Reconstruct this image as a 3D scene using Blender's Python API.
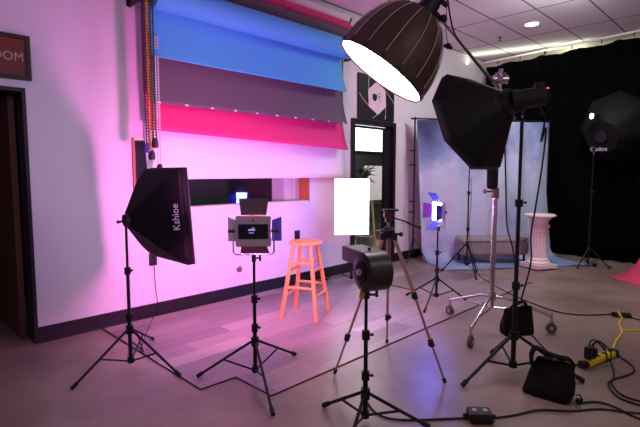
import bpy, bmesh, math, random
from mathutils import Vector, Matrix, Quaternion, noise
random.seed(7)
for o in list(bpy.data.objects): bpy.data.objects.remove(o)
SC = bpy.context.scene
COL = SC.collection
PI = math.pi
# ------------------------------------------------------------------ camera, world, lights, exposure
H = 1.4; FPX = 466.0; PITCH = math.radians(5.02)
cam = bpy.data.cameras.new('camera'); cam.sensor_width = 36; cam.lens = 36*FPX/640
camo = bpy.data.objects.new('camera', cam); COL.objects.link(camo)
camo.location = (0, 0, H); camo.rotation_euler = (PI/2-PITCH, 0, 0)
SC.camera = camo
w = bpy.data.worlds.new('room_ambience'); SC.world = w; w.use_nodes = True
w.node_tree.nodes['Background'].inputs[0].default_value = (.58, .53, .68, 1)
w.node_tree.nodes['Background'].inputs[1].default_value = .36
SC.view_settings.view_transform = 'Standard'; SC.view_settings.look = 'None'
SC.view_settings.gamma = 1; SC.view_settings.use_curve_mapping = False
SC.view_settings.exposure = 0.0

def area(name, loc, target, sx, sy, power, col, spread=180, parent=None):
    l = bpy.data.lights.new(name, 'AREA'); l.shape = 'RECTANGLE'; l.size = sx; l.size_y = sy
    l.energy = power; l.color = col; l.spread = math.radians(spread)
    o = bpy.data.objects.new(name, l); COL.objects.link(o); o.location = loc
    d = Vector(target)-Vector(loc); o.rotation_euler = d.to_track_quat('-Z', 'Y').to_euler()
    if parent: o.parent = parent
    return o
# unseen ceiling fill added behind and right of the camera
area('ceiling_fill_rear', (2.6, 1.2, 3.5), (2.7, 1.6, 0), 1.2, 1.2, 24, (1, .80, .72))
area('violet_wall_fill', (-.9, .2, 2.7), (-2.1, 4.0, 1.2), .6, .6, 9, (.62, .34, 1), 110)  # unseen light added behind the camera to tint the left wall violet
area('muslin_fill', (2.9, 5.6, 3.5), (2.6, 7.2, .6), .9, .9, 98, (.90, .95, 1))  # unseen fill added overhead to brighten the muslin
area('curtain_cove_lamp', (4.2, 8.02, 3.40), (4.16, 7.95, 3.9), 3.6, .05, 7, (.97, 1, .80))

# ------------------------------------------------------------------ coordinates
W0 = Vector((-2.286, 3.78, 0)); DU = Vector((.7027, .7115, 0)); NW = Vector((.7115, -.7027, 0))
ANG = math.atan2(DU.y, DU.x)
def WU(u, w_, z=0): return W0+DU*u+NW*w_+Vector((0, 0, z))
area('adjoining_room_fill', WU(5.6, -1.3, 2.85), WU(5.6, -1.3, 0), .9, .9, 95, (1, .97, .95))  # unseen area light added to brighten the room beyond the glass door
area('control_room_fill', WU(1.6, -1.2, 2.5), WU(1.9, -1.0, 0), .5, .5, 12, (.45, .4, 1))  # unseen bluish light added to lift the dark room behind the window
def ray(x, y):
    a = (x-320)/FPX; b = (213.5-y)/FPX
    return Vector((a, math.cos(PITCH)+b*math.sin(PITCH), -math.sin(PITCH)+b*math.cos(PITCH)))
def fl(x, y, z=0):
    r = ray(x, y); t = (z-H)/r.z; return Vector((r.x*t, r.y*t, z))
def at(x, y, Y):
    r = ray(x, y); t = Y/r.y; return Vector((r.x*t, Y, H+r.z*t))

# ------------------------------------------------------------------ materials
def lin(c):
    return tuple(((v/255)/12.92 if v/255 <= .04045 else ((v/255+.055)/1.055)**2.4) for v in c)+(1,)
def mat(name, rgb, rough=.5, metal=0, emit=None, es=0, var=0, vscale=8, bump=0, bscale=60, spec=.5, sheen=0):
    m = bpy.data.materials.new(name); m.use_nodes = True
    nt = m.node_tree; b = nt.nodes['Principled BSDF']
    b.inputs['Base Color'].default_value = lin(rgb); b.inputs['Roughness'].default_value = rough
    b.inputs['Metallic'].default_value = metal; b.inputs['Specular IOR Level'].default_value = spec
    if sheen: b.inputs['Sheen Weight'].default_value = sheen
    if emit: b.inputs['Emission Color'].default_value = (*emit, 1); b.inputs['Emission Strength'].default_value = es
    tc = nt.nodes.new('ShaderNodeTexCoord')
    n = nt.nodes.new('ShaderNodeTexNoise'); n.inputs['Scale'].default_value = vscale; n.inputs['Detail'].default_value = 4
    nt.links.new(tc.outputs['Object'], n.inputs['Vector'])
    v = var if var else .06
    mx = nt.nodes.new('ShaderNodeMix'); mx.data_type = 'RGBA'
    c = lin(rgb)
    mx.inputs[6].default_value = tuple(min(1, k*(1-v)) for k in c[:3])+(1,)
    mx.inputs[7].default_value = tuple(min(1, k*(1+v)) for k in c[:3])+(1,)
    nt.links.new(n.outputs['Fac'], mx.inputs[0]); nt.links.new(mx.outputs[2], b.inputs['Base Color'])
    if bump:
        n2 = nt.nodes.new('ShaderNodeTexNoise'); n2.inputs['Scale'].default_value = bscale
        nt.links.new(tc.outputs['Object'], n2.inputs['Vector'])
        bp = nt.nodes.new('ShaderNodeBump'); bp.inputs['Strength'].default_value = bump; bp.inputs['Distance'].default_value = .01
        nt.links.new(n2.outputs['Fac'], bp.inputs['Height']); nt.links.new(bp.outputs[0], b.inputs['Normal'])
    return m
M = {}
M['wall'] = mat('painted_wall', (222, 214, 216), .55, var=.02, vscale=2, bump=.08, bscale=120)
M['cream'] = mat('cream_wall', (225, 222, 190), .7)
M['base'] = mat('black_rubber_base', (24, 20, 28), .4)
M['black'] = mat('black_powder_coat', (12, 11, 12), .5, spec=.35)
M['blackp'] = mat('black_plastic', (20, 18, 19), .45)
M['rubber'] = mat('black_rubber', (12, 12, 12), .8)
M['fabric'] = mat('black_nylon', (9, 8, 8), .75, bump=.3, bscale=90, spec=.2)
M['fabbrown'] = mat('dark_brown_nylon', (74, 50, 36), .5, bump=.1, bscale=40)
M['shellblack'] = mat('satin_black_nylon', (8, 7, 7), .6, bump=.15, bscale=20, spec=.3)
M['rib'] = mat('grey_seam_tape', (190, 170, 150), .5)
M['chrome'] = mat('chrome_steel', (205, 195, 200), .18, 1)
M['bronze'] = mat('bronze_anodised', (176, 136, 118), .35, .6)
M['redpl'] = mat('dark_red_plastic', (90, 12, 28), .35)
M['wood'] = mat('stool_wood', (232, 150, 84), .45, var=.12, vscale=14)
M['jambwood'] = mat('brown_jamb_wood', (92, 56, 34), .5, var=.2, vscale=6)
M['sillwood'] = mat('orange_wood', (186, 104, 62), .5, var=.15, vscale=9)
M['easelwood'] = mat('pine_easel', (205, 172, 120), .6, var=.1)
M['plaster'] = mat('white_plaster', (232, 214, 208), .55, bump=.1, bscale=30)
M['bench'] = mat('grey_velvet', (140, 128, 125), .75, var=.1, bump=.2, bscale=50, sheen=.2)
M['yellow'] = mat('yellow_plastic', (225, 190, 20), .45)
M['tagyel'] = mat('yellow_tag', (205, 165, 60), .5)
M['orange'] = mat('orange_plastic', (214, 150, 30), .4)
M['violet'] = mat('violet_plastic', (52, 34, 84), .4)
M['greenp'] = mat('dark_green_plastic', (26, 64, 48), .4)
M['chainwhite'] = mat('white_plastic', (205, 200, 210), .4)
M['pblue'] = mat('blue_seamless_paper', (84, 180, 226), .75, var=.03)
M['pgrey'] = mat('grey_seamless_paper', (98, 84, 92), .75, var=.03)
M['pred'] = mat('crimson_seamless_paper', (222, 50, 116), .75, var=.03)
M['pwhite'] = mat('white_seamless_paper', (236, 226, 230), .75, var=.02)
M['ppink'] = mat('pink_seamless_paper', (214, 62, 104), .75, var=.03)
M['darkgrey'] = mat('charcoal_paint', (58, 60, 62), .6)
M['greycase'] = mat('gunmetal_case', (186, 168, 160), .45, 0)
M['leaf'] = mat('green_leaf', (58, 84, 40), .5, var=.3)
M['terra'] = mat('pot_grey', (120, 116, 110), .6)
M['white'] = mat('white_board', (235, 235, 235), .5)
M['silver'] = mat('silver_lining', (200, 200, 200), .35, .8)
M['signframe'] = mat('dark_sign_frame', (40, 20, 26), .4)
M['signred'] = mat('rust_sign_panel', (112, 44, 30), .5, var=.3, vscale=12)
M['letter'] = mat('pale_sign_letters', (200, 160, 160), .5)
M['logowhite'] = mat('white_print', (225, 215, 225), .6)
M['purpled'] = mat('violet_with_blue_spill', (66, 58, 150), .35)  # violet chain weight; on the barn door, blue light spill put into colour
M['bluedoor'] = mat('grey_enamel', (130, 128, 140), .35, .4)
M['black_velvet'] = mat('black_velvet', (5, 5, 6), .95, spec=.05)
M['poster_pink'] = mat('poster_pink_print', (226, 200, 206), .5)
M['sprink'] = mat('sprinkler_metal', (60, 55, 55), .4, .7)
M['copper'] = mat('copper_metal', (150, 118, 108), .35, .7)
M['bluespill'] = mat('dark_enamel_blue_spill', (52, 56, 84), .4)  # glow of the blue panel put into the dark doors' colour
M['vividspill'] = mat('enamel_vivid_blue_spill', (40, 44, 190), .4)  # saturated blue stands for panel light painted onto the near door
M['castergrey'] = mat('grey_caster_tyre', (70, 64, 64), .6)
M['magspill'] = mat('enamel_magenta_spill', (96, 30, 80), .4)  # purple light on the far door, put into its colour
M['tile'] = None

def emis(name, col, s):
    m = bpy.data.materials.new(name); m.use_nodes = True; nt = m.node_tree
    b = nt.nodes['Principled BSDF']; b.inputs['Base Color'].default_value = (.8, .8, .8, 1)
    b.inputs['Emission Color'].default_value = (*col, 1); b.inputs['Emission Strength'].default_value = s
    return m
M['e_big'] = emis('lit_white_diffuser', (1, .93, .88), 12)
M['e_panel'] = emis('lit_panel_diffuser', (1, .95, .95), 5)
M['e_pink'] = emis('lit_pink_led', (1, .21, .78), 540)
M['e_blue'] = emis('lit_blue_led', (.10, .13, 1), 210)
M['e_bluebar'] = emis('lit_blue_white_led', (.5, .6, 1), 30)
M['e_left'] = emis('dim_lit_diffuser', (1, .75, .8), 1.0)
M['e_down'] = emis('lit_downlight', (1, .85, .8), 30)
M['e_digit'] = emis('lit_blue_digits', (.2, .3, 1), .5)
M['e_red'] = emis('lit_red_indicator', (1, .05, .12), 4)
M['e_spot'] = emis('lit_flash_bulb', (.9, .95, 1), 14)
M['e_day'] = emis('daylight_pane', (.95, .97, 1), 2.6)
M['e_office'] = emis('lit_office_lamp', (1, .8, .6), 2)

def glass():
    m = bpy.data.materials.new('window_glass'); m.use_nodes = True; nt = m.node_tree
    for n in list(nt.nodes): nt.nodes.remove(n)
    out = nt.nodes.new('ShaderNodeOutputMaterial'); mx = nt.nodes.new('ShaderNodeMixShader')
    tr = nt.nodes.new('ShaderNodeBsdfTransparent'); gl = nt.nodes.new('ShaderNodeBsdfGlossy'); gl.inputs['Roughness'].default_value = .01
    fr = nt.nodes.new('ShaderNodeLayerWeight'); pw = nt.nodes.new('ShaderNodeMath'); pw.operation = 'POWER'; pw.inputs[1].default_value = 3
    ma = nt.nodes.new('ShaderNodeMath'); ma.operation = 'MULTIPLY_ADD'; ma.inputs[1].default_value = .7; ma.inputs[2].default_value = .06
    nt.links.new(fr.outputs['Facing'], pw.inputs[0]); nt.links.new(pw.outputs[0], ma.inputs[0]); nt.links.new(ma.outputs[0], mx.inputs[0]); nt.links.new(tr.outputs[0], mx.inputs[1]); nt.links.new(gl.outputs[0], mx.inputs[2])
    nt.links.new(mx.outputs[0], out.inputs[0]); return m
M['glass'] = glass()

def concrete():
    m = bpy.data.materials.new('polished_concrete'); m.use_nodes = True; nt = m.node_tree; b = nt.nodes['Principled BSDF']
    tc = nt.nodes.new('ShaderNodeTexCoord')
    a = nt.nodes.new('ShaderNodeTexNoise'); a.inputs['Scale'].default_value = 1.1; a.inputs['Detail'].default_value = 8; a.inputs['Roughness'].default_value = .62
    r = nt.nodes.new('ShaderNodeValToRGB'); e = r.color_ramp.elements
    e[0].position = .34; e[0].color = lin((116, 95, 84)); e[1].position = .68; e[1].color = lin((156, 135, 122))
    nt.links.new(tc.outputs['Object'], a.inputs[0]); nt.links.new(a.outputs['Fac'], r.inputs[0]); nt.links.new(r.outputs[0], b.inputs['Base Color'])
    c = nt.nodes.new('ShaderNodeTexNoise'); c.inputs['Scale'].default_value = 2.6; c.inputs['Detail'].default_value = 5
    mr = nt.nodes.new('ShaderNodeMapRange'); mr.inputs[3].default_value = .27; mr.inputs[4].default_value = .52
    nt.links.new(tc.outputs['Object'], c.inputs[0]); nt.links.new(c.outputs['Fac'], mr.inputs[0]); nt.links.new(mr.outputs[0], b.inputs['Roughness'])
    return m
def planks():
    m = bpy.data.materials.new('vinyl_planks'); m.use_nodes = True; nt = m.node_tree; b = nt.nodes['Principled BSDF']
    tc = nt.nodes.new('ShaderNodeTexCoord')
    br = nt.nodes.new('ShaderNodeTexBrick'); br.inputs['Scale'].default_value = 1; br.offset = .37
    br.inputs['Brick Width'].default_value = 1.22; br.inputs['Row Height'].default_value = .18; br.inputs['Mortar Size'].default_value = .0012
    br.inputs['Color1'].default_value = lin((172, 150, 146)); br.inputs['Color2'].default_value = lin((122, 106, 110)); br.inputs['Mortar'].default_value = lin((80, 66, 66))
    br.inputs['Bias'].default_value = 0
    nt.links.new(tc.outputs['Object'], br.inputs[0])
    mp = nt.nodes.new('ShaderNodeMapping'); mp.inputs['Scale'].default_value = (1.2, 14, 1); nt.links.new(tc.outputs['Object'], mp.inputs[0])
    n = nt.nodes.new('ShaderNodeTexNoise'); n.inputs['Scale'].default_value = 2; n.inputs['Detail'].default_value = 6; nt.links.new(mp.outputs[0], n.inputs[0])
    mx = nt.nodes.new('ShaderNodeMix'); mx.data_type = 'RGBA'; mx.blend_type = 'MULTIPLY'; mx.inputs[0].default_value = .5
    r = nt.nodes.new('ShaderNodeValToRGB'); r.color_ramp.elements[0].position = .3; r.color_ramp.elements[0].color = (.5, .5, .5, 1); r.color_ramp.elements[1].position = .7
    nt.links.new(n.outputs['Fac'], r.inputs[0]); nt.links.new(br.outputs[0], mx.inputs[6]); nt.links.new(r.outputs[0], mx.inputs[7])
    nt.links.new(mx.outputs[2], b.inputs['Base Color']); b.inputs['Roughness'].default_value = .38
    return m
def ctile():
    m = bpy.data.materials.new('ceiling_tiles'); m.use_nodes = True; nt = m.node_tree; b = nt.nodes['Principled BSDF']
    tc = nt.nodes.new('ShaderNodeTexCoord')
    br = nt.nodes.new('ShaderNodeTexBrick'); br.inputs['Scale'].default_value = 1; br.offset = 0
    br.inputs['Brick Width'].default_value = 1.22; br.inputs['Row Height'].default_value = .6; br.inputs['Mortar Size'].default_value = .012; br.inputs['Mortar Smooth'].default_value = 0
    br.inputs['Color1'].default_value = lin((235, 230, 228)); br.inputs['Color2'].default_value = lin((226, 220, 218)); br.inputs['Mortar'].default_value = lin((120, 108, 112))
    mp = nt.nodes.new('ShaderNodeMapping'); mp.inputs['Location'].default_value = (-.6+1.22, .03, 0)
    nt.links.new(tc.outputs['Object'], mp.inputs[0]); nt.links.new(mp.outputs[0], br.inputs[0]); nt.links.new(br.outputs[0], b.inputs['Base Color'])
    b.inputs['Roughness'].default_value = .85
    return m
def muslin():
    m = bpy.data.materials.new('mottled_muslin'); m.use_nodes = True; nt = m.node_tree; b = nt.nodes['Principled BSDF']
    tc = nt.nodes.new('ShaderNodeTexCoord')
    sep = nt.nodes.new('ShaderNodeSeparateXYZ'); nt.links.new(tc.outputs['UV'], sep.inputs[0])
    n = nt.nodes.new('ShaderNodeTexNoise'); n.inputs['Scale'].default_value = 3.2; n.inputs['Detail'].default_value = 7; n.inputs['Roughness'].default_value = .6
    nt.links.new(tc.outputs['UV'], n.inputs[0])
    # hand-painted cloth: dark blotchy dye along the top hem and the left edge, pale middle
    g = nt.nodes.new('ShaderNodeMapRange'); g.inputs[1].default_value = .70; g.inputs[2].default_value = 1.0; nt.links.new(sep.outputs[1], g.inputs[0])
    gl = nt.nodes.new('ShaderNodeMapRange'); gl.inputs[1].default_value = .42; gl.inputs[2].default_value = .05; nt.links.new(sep.outputs[0], gl.inputs[0])
    mul = nt.nodes.new('ShaderNodeMath'); mul.operation = 'MULTIPLY'; nt.links.new(g.outputs[0], mul.inputs[0])
    gl2 = nt.nodes.new('ShaderNodeMath'); gl2.operation = 'MULTIPLY_ADD'; gl2.inputs[1].default_value = .7; gl2.inputs[2].default_value = .45; nt.links.new(gl.outputs[0], gl2.inputs[0])
    nt.links.new(gl2.outputs[0], mul.inputs[1])
    lo = nt.nodes.new('ShaderNodeMapRange'); lo.inputs[1].default_value = .40; lo.inputs[2].default_value = .12; lo.inputs[4].default_value = .42; nt.links.new(sep.outputs[1], lo.inputs[0])
    ad0 = nt.nodes.new('ShaderNodeMath'); ad0.operation = 'ADD'; nt.links.new(mul.outputs[0], ad0.inputs[0]); nt.links.new(lo.outputs[0], ad0.inputs[1])
    nn = nt.nodes.new('ShaderNodeMath'); nn.operation = 'MULTIPLY_ADD'; nn.inputs[1].default_value = 1.5; nn.inputs[2].default_value = -.75; nt.links.new(n.outputs['Fac'], nn.inputs[0])
    ad = nt.nodes.new('ShaderNodeMath'); ad.operation = 'ADD'; nt.links.new(ad0.outputs[0], ad.inputs[0]); nt.links.new(nn.outputs[0], ad.inputs[1])
    r = nt.nodes.new('ShaderNodeValToRGB'); e = r.color_ramp.elements
    e[0].position = 0; e[0].color = lin((188, 196, 216)); e[1].position = 1; e[1].color = lin((54, 62, 92))
    x = r.color_ramp.elements.new(.4); x.color = lin((122, 138, 178))
    nt.links.new(ad.outputs[0], r.inputs[0]); nt.links.new(r.outputs[0], b.inputs['Base Color']); b.inputs['Roughness'].default_value = .85
    return m
M['concrete'] = concrete(); M['planks'] = planks(); M['tile'] = ctile(); M['muslin'] = muslin()

# ------------------------------------------------------------------ mesh helpers
class MB:
    def __init__(s): s.bm = bmesh.new(); s.uv = None
    def add(s, vs, fs, mx=None):
        b = [s.bm.verts.new((mx @ Vector(v)) if mx else Vector(v)) for v in vs]
        for f in fs:
            try: s.bm.faces.new([b[i] for i in f])
            except ValueError: pass
        return s
    def box(s, c, d, mx=None, bev=0):
        x, y, z = d[0]/2, d[1]/2, d[2]/2; cx, cy, cz = c
        t = bmesh.new()
        bmesh.ops.create_cube(t, size=1)
        for v in t.verts: v.co = Vector((v.co.x*d[0]+cx, v.co.y*d[1]+cy, v.co.z*d[2]+cz))
        if bev: bmesh.ops.bevel(t, geom=list(t.edges), offset=bev, segments=2, affect='EDGES')
        t.verts.ensure_lookup_table(); t.verts.index_update()
        s.add([v.co.copy() for v in t.verts], [[v.index for v in f.verts] for f in t.faces], mx); t.free(); return s
    def tube(s, pts, r, n=10, cap=True, mx=None):
        pts = [Vector(p) for p in pts]; N = len(pts)
        rs = r if isinstance(r, (list, tuple)) else [r]*N
        ring = []; up = None
        for i, p in enumerate(pts):
            t = (pts[min(i+1, N-1)]-pts[max(i-1, 0)])
            t = t.normalized() if t.length > 1e-9 else Vector((0, 0, 1))
            if up is None:
                up = Vector((0, 0, 1)) if abs(t.z) < .9 else Vector((1, 0, 0))
            a = t.cross(up)
            if a.length < 1e-6: a = t.orthogonal()
            a.normalize(); b = a.cross(t).normalized(); up = b
            ring.append([p+(a*math.cos(2*PI*k/n)+b*math.sin(2*PI*k/n))*rs[i] for k in range(n)])
        vs = [v for rg in ring for v in rg]; fs = []
        for i in range(N-1):
            for k in range(n):
                k2 = (k+1) % n; fs.append([i*n+k, i*n+k2, (i+1)*n+k2, (i+1)*n+k])
        if cap: fs.append(list(range(n))[::-1]); fs.append([(N-1)*n+k for k in range(n)])
        return s.add(vs, fs, mx)
    def lathe(s, prof, n=24, mx=None, flute=0, fn=0, frange=None, cap=True):
        vs = []; fs = []
        for i, (r, z) in enumerate(prof):
            for k in range(n):
                a = 2*PI*k/n; rr = r
                if flute and frange[0] <= i <= frange[1]: rr = r-flute*max(0, math.cos(a*fn))**.5 if math.cos(a*fn) > 0 else r
                vs.append((rr*math.cos(a), rr*math.sin(a), z))
        for i in range(len(prof)-1):
            for k in range(n):
                k2 = (k+1) % n; fs.append([i*n+k, i*n+k2, (i+1)*n+k2, (i+1)*n+k])
        if cap and prof[0][0] > 1e-5: fs.append(list(range(n))[::-1])
        if cap and prof[-1][0] > 1e-5: fs.append([(len(prof)-1)*n+k for k in range(n)])
        return s.add(vs, fs, mx)
    def sphere(s, c, r, n=10, sc=(1, 1, 1), mx=None):
        vs = []; fs = []; m_ = n//2+1
        for i in range(m_):
            ph = PI*i/(m_-1)
            for k in range(n):
                a = 2*PI*k/n; vs.append((c[0]+r*sc[0]*math.sin(ph)*math.cos(a), c[1]+r*sc[1]*math.sin(ph)*math.sin(a), c[2]+r*sc[2]*math.cos(ph)))
        for i in range(m_-1):
            for k in range(n):
                k2 = (k+1) % n; fs.append([i*n+k, (i+1)*n+k, (i+1)*n+k2, i*n+k2])
        return s.add(vs, fs, mx)
    def prism(s, poly, y0, y1, mx=None):   # poly in xz, extruded along y
        n = len(poly); vs = [(x, y0, z) for x, z in poly]+[(x, y1, z) for x, z in poly]
        fs = [list(range(n)), [n+k for k in range(n)][::-1]]+[[k, n+k, n+(k+1) % n, (k+1) % n] for k in range(n)]
        return s.add(vs, fs, mx)
    def grid(s, fn, nu, nv, mx=None, uv=False):
        vs = []; fs = []
        for i in range(nu+1):
            for j in range(nv+1): vs.append(fn(i/nu, j/nv))
        for i in range(nu):
            for j in range(nv): a = i*(nv+1)+j; fs.append([a, a+nv+1, a+nv+2, a+1])
        base = len(s.bm.verts)
        s.add(vs, fs, mx)
        if uv:
            L = s.bm.loops.layers.uv.new('UVMap'); s.bm.verts.ensure_lookup_table(); s.bm.verts.index_update()
            for f in s.bm.faces:
                for lp in f.loops:
                    q = lp.vert.index-base; lp[L].uv = ((q//(nv+1))/nu, (q % (nv+1))/nv)
        return s
    def build(s, name, m, parent=None, smooth=True, solid=0, keep=False):
        if not solid or not keep:
            bmesh.ops.remove_doubles(s.bm, verts=s.bm.verts, dist=1e-6)
        bmesh.ops.recalc_face_normals(s.bm, faces=s.bm.faces)
        me = bpy.data.meshes.new(name); s.bm.to_mesh(me); s.bm.free(); me.materials.append(m)
        if smooth:
            me.polygons.foreach_set('use_smooth', [True]*len(me.polygons))
            try: me.set_sharp_from_angle(angle=math.radians(38))
            except Exception: pass
        o = bpy.data.objects.new(name, me); COL.objects.link(o)
        if parent: o.parent = parent
        if solid:
            md = o.modifiers.new('thickness', 'SOLIDIFY'); md.thickness = solid; md.offset = 0
        return o
def tag(o, label=None, cat=None, group=None, kind=None):
    if label: o['label'] = label
    if cat: o['category'] = cat
    if group: o['group'] = group
    if kind: o['kind'] = kind
    return o
def thing(name, label, cat, loc=(0, 0, 0), rz=0, group=None):
    o = bpy.data.objects.new(name, None); COL.objects.link(o); o.empty_display_size = .1
    o.location = loc; o.rotation_euler = (0, 0, rz); return tag(o, label, cat, group)
def aim(d, loc=(0, 0, 0), roll=0):    # matrix whose +Z points along d
    q = Vector(d).to_track_quat('Z', 'Y'); return Matrix.Translation(loc) @ q.to_matrix().to_4x4() @ Matrix.Rotation(roll, 4, 'Z')
def text(name, body, size, m, parent, mx, ext=.0008, squash=1):
    cu = bpy.data.curves.new('t', 'FONT'); cu.body = body; cu.size = size; cu.extrude = ext; cu.resolution_u = 3
    t = bpy.data.objects.new('t', cu); COL.objects.link(t)
    bpy.context.view_layer.update()
    me = bpy.data.meshes.new_from_object(t.evaluated_get(bpy.context.evaluated_depsgraph_get()))
    bpy.data.objects.remove(t)
    me.transform(mx @ Matrix.Diagonal((squash, 1, 1, 1))); me.materials.clear(); me.materials.append(m); me.name = name
    o = bpy.data.objects.new(name, me); COL.objects.link(o)
    if parent: o.parent = parent
    return o
def spline(pts, k=8):
    pts = [Vector(p) for p in pts]; out = []
    for i in range(len(pts)-1):
        p0 = pts[max(i-1, 0)]; p1 = pts[i]; p2 = pts[i+1]; p3 = pts[min(i+2, len(pts)-1)]
        for j in range(k):
            t = j/k
            out.append(.5*((2*p1)+(p2-p0)*t+(2*p0-5*p1+4*p2-p3)*t*t+(3*p1-p0-3*p2+p3)*t**3))
    out.append(pts[-1]); return out

# ------------------------------------------------------------------ setting
CZ = 3.56
CORN = Vector((3.125, 9.26, 0)); RD = Vector((1.715, -2.21, 0)).normalized()   # right wall from the corner
def struct(name, mb, m, rz=0, loc=(0, 0, 0), parent=None, smooth=False, label=None):
    o = mb.build(name, m, parent, smooth)
    o.location = loc; o.rotation_euler = (0, 0, rz)
    if not parent: tag(o, label, None, None, 'structure')
    return o
mb = MB(); mb.box((1.5, 4.2, -.05), (13, 14, .1)); struct('floor', mb, M['concrete'], label='mottled grey brown polished concrete floor')
mb = MB(); mb.box((2.2, -2.4, CZ+.05), (12.4, 8, .1)); struct('ceiling', mb, M['tile'], ANG, W0, label='pale suspended ceiling of rectangular tiles')
# left wall: local x = along wall, local -y = into the room
def wall_cells(mb, us, zs, holes, t=.14):
    for i in range(len(us)-1):
        for j in range(len(zs)-1):
            u0, u1, z0, z1 = us[i], us[i+1], zs[j], zs[j+1]
            if any(a-.001 <= u0 and u1 <= b+.001 and c-.001 <= z0 and z1 <= d+.001 for a, b, c, d in holes): continue
            mb.box(((u0+u1)/2, t/2, (z0+z1)/2), (u1-u0, t, z1-z0))
WIN = (.78, 3.04, 1.03, 1.72); DOO = (3.86, 4.88, 0, 2.15); ENT = (-1.1, -.055, 0, 2.06)
mb = MB(); wall_cells(mb, [-4, -1.1, -.055, .78, 3.04, 3.86, 4.88, 7.84], [0, 1.03, 1.72, 2.06, 2.15, CZ], [WIN, DOO, ENT])
struct('wall_left', mb, M['wall'], ANG, W0, label='white painted wall washed pink and lavender behind the paper rolls')
mb = MB()
rang = math.atan2(RD.y, RD.x)
mb.box((3.6, .14+.1, CZ/2), (7.6, .12, CZ)); struct('wall_right', mb, M['cream'], rang, CORN, label='cream wall hidden behind the black curtain')
# baseboards
for k, (a, b) in enumerate([(-.05, 3.86), (4.88, 7.6)]):
    mb = MB(); mb.box(((a+b)/2, -.009, .066), (b-a, .018, .13)); mb.box(((a+b)/2, -.012, .006), (b-a, .024, .012))
    struct('baseboard_left', mb, M['base'], ANG, W0, label=['black rubber baseboard below the rolls of paper', 'black rubber baseboard right of the glass door'][k])
# vinyl plank area, cut edge with a small step
poly = [(.46, .03), (.44, 1.69), (.70, 1.70), (.705, 2.085), (5.0, 2.085), (5.0, .03)]
mb = MB(); n = len(poly)
mb.add([(u, -w_, .0005) for u, w_ in poly]+[(u, -w_, .005) for u, w_ in poly], [list(range(n)), [n+k for k in range(n)][::-1]]+[[k, n+k, n+(k+1) % n, (k+1) % n] for k in range(n)])
tag(struct('vinyl_plank_mat', mb, M['planks'], ANG, W0), 'grey wood-look vinyl plank flooring laid below the paper backdrops', None, None, 'structure')
mb = MB()
for a, b in [((.44, .05), (.44, 1.70)), ((.44, 1.695), (.705, 1.705)), ((.705, 1.70), (.705, 2.09)), ((.705, 2.088), (5.0, 2.088))]:
    mb.tube([(a[0], -a[1], .004), (b[0], -b[1], .004)], .0055, 6)
struct('trim_1', mb, M['base'], ANG, W0, label='thin dark edge strip around the vinyl planks')
# left doorway: jamb, opened brown door, dark corridor
mb = MB()
mb.box((-.068, .07, 1.03), (.026, .17, 2.06)); mb.box((-.6, .07, 2.045), (1.09, .17, .03)); mb.box((-1.09, .07, 1.03), (.02, .17, 2.06))
door_1 = struct('door_1', mb, M['base'], ANG, W0, label='open doorway at the left edge below the sign')
mb = MB(); mb.box((-.115, .62, 1.02), (.045, .86, 2.0)); mb.build('door_leaf', M['jambwood'], door_1, False)
mb = MB(); mb.tube([(-.14, .97, 1.0), (-.20, .97, 1.0)], .012, 8); mb.tube([(-.20, .97, 1.0), (-.20, .86, 1.0)], .009, 8); mb.build('door_handle', M['chrome'], door_1)
mb = MB(); mb.box((-.9, 1.8, 1.3), (2.4, .08, 2.6)); mb.box((.35, .96, 1.3), (.06, 1.64, 2.6)); mb.box((-2.1, .96, 1.3), (.06, 1.64, 2.6)); mb.box((-.9, .97, 2.6), (2.5, 1.66, .06))
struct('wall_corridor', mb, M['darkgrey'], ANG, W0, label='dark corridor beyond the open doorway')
mb = MB(); mb.box((-.35, -.06, .012), (.55, .10, .024)); 
# window in the left wall
mb = MB(); u0, u1, z0, z1 = WIN; t = .02
mb.box((u0+t/2, .06, (z0+z1)/2), (t, .17, z1-z0)); mb.box((u1-t/2, .06, (z0+z1)/2), (t, .17, z1-z0))
win = struct('window_1', mb, M['sillwood'], ANG, W0, label='long interior window with wooden frame under the white paper')
mb = MB(); mb.box(((u0+u1)/2, .06, z0+t/2), (u1-u0-.04, .17, t)); mb.build('window_sill', M['cream'], win, False)
mb = MB(); mb.box(((u0+u1)/2, .06, z1-t/2), (u1-u0-.04, .17, t)); mb.build('head_trim', M['cream'], win, False)
mb = MB(); mb.add([(u0+.02, .075, z0+.02), (u1-.02, .075, z0+.02), (u1-.02, .075, z1-.02), (u0+.02, .075, z1-.02)], [[0, 1, 2, 3]]); mb.build('window_pane', M['glass'], win, False)
# dim room behind the window
mb = MB(); mb.box((1.9, 2.1, 1.3), (2.7, .08, 2.6)); mb.box((.62, 1.12, 1.3), (.06, 1.9, 2.6)); mb.box((3.2, 1.12, 1.3), (.06, 1.9, 2.6)); mb.box((1.9, 1.12, 2.6), (2.7, 1.96, .06))
struct('wall_control_room', mb, M['darkgrey'], ANG, W0, label='dark room seen through the long interior window')
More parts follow.
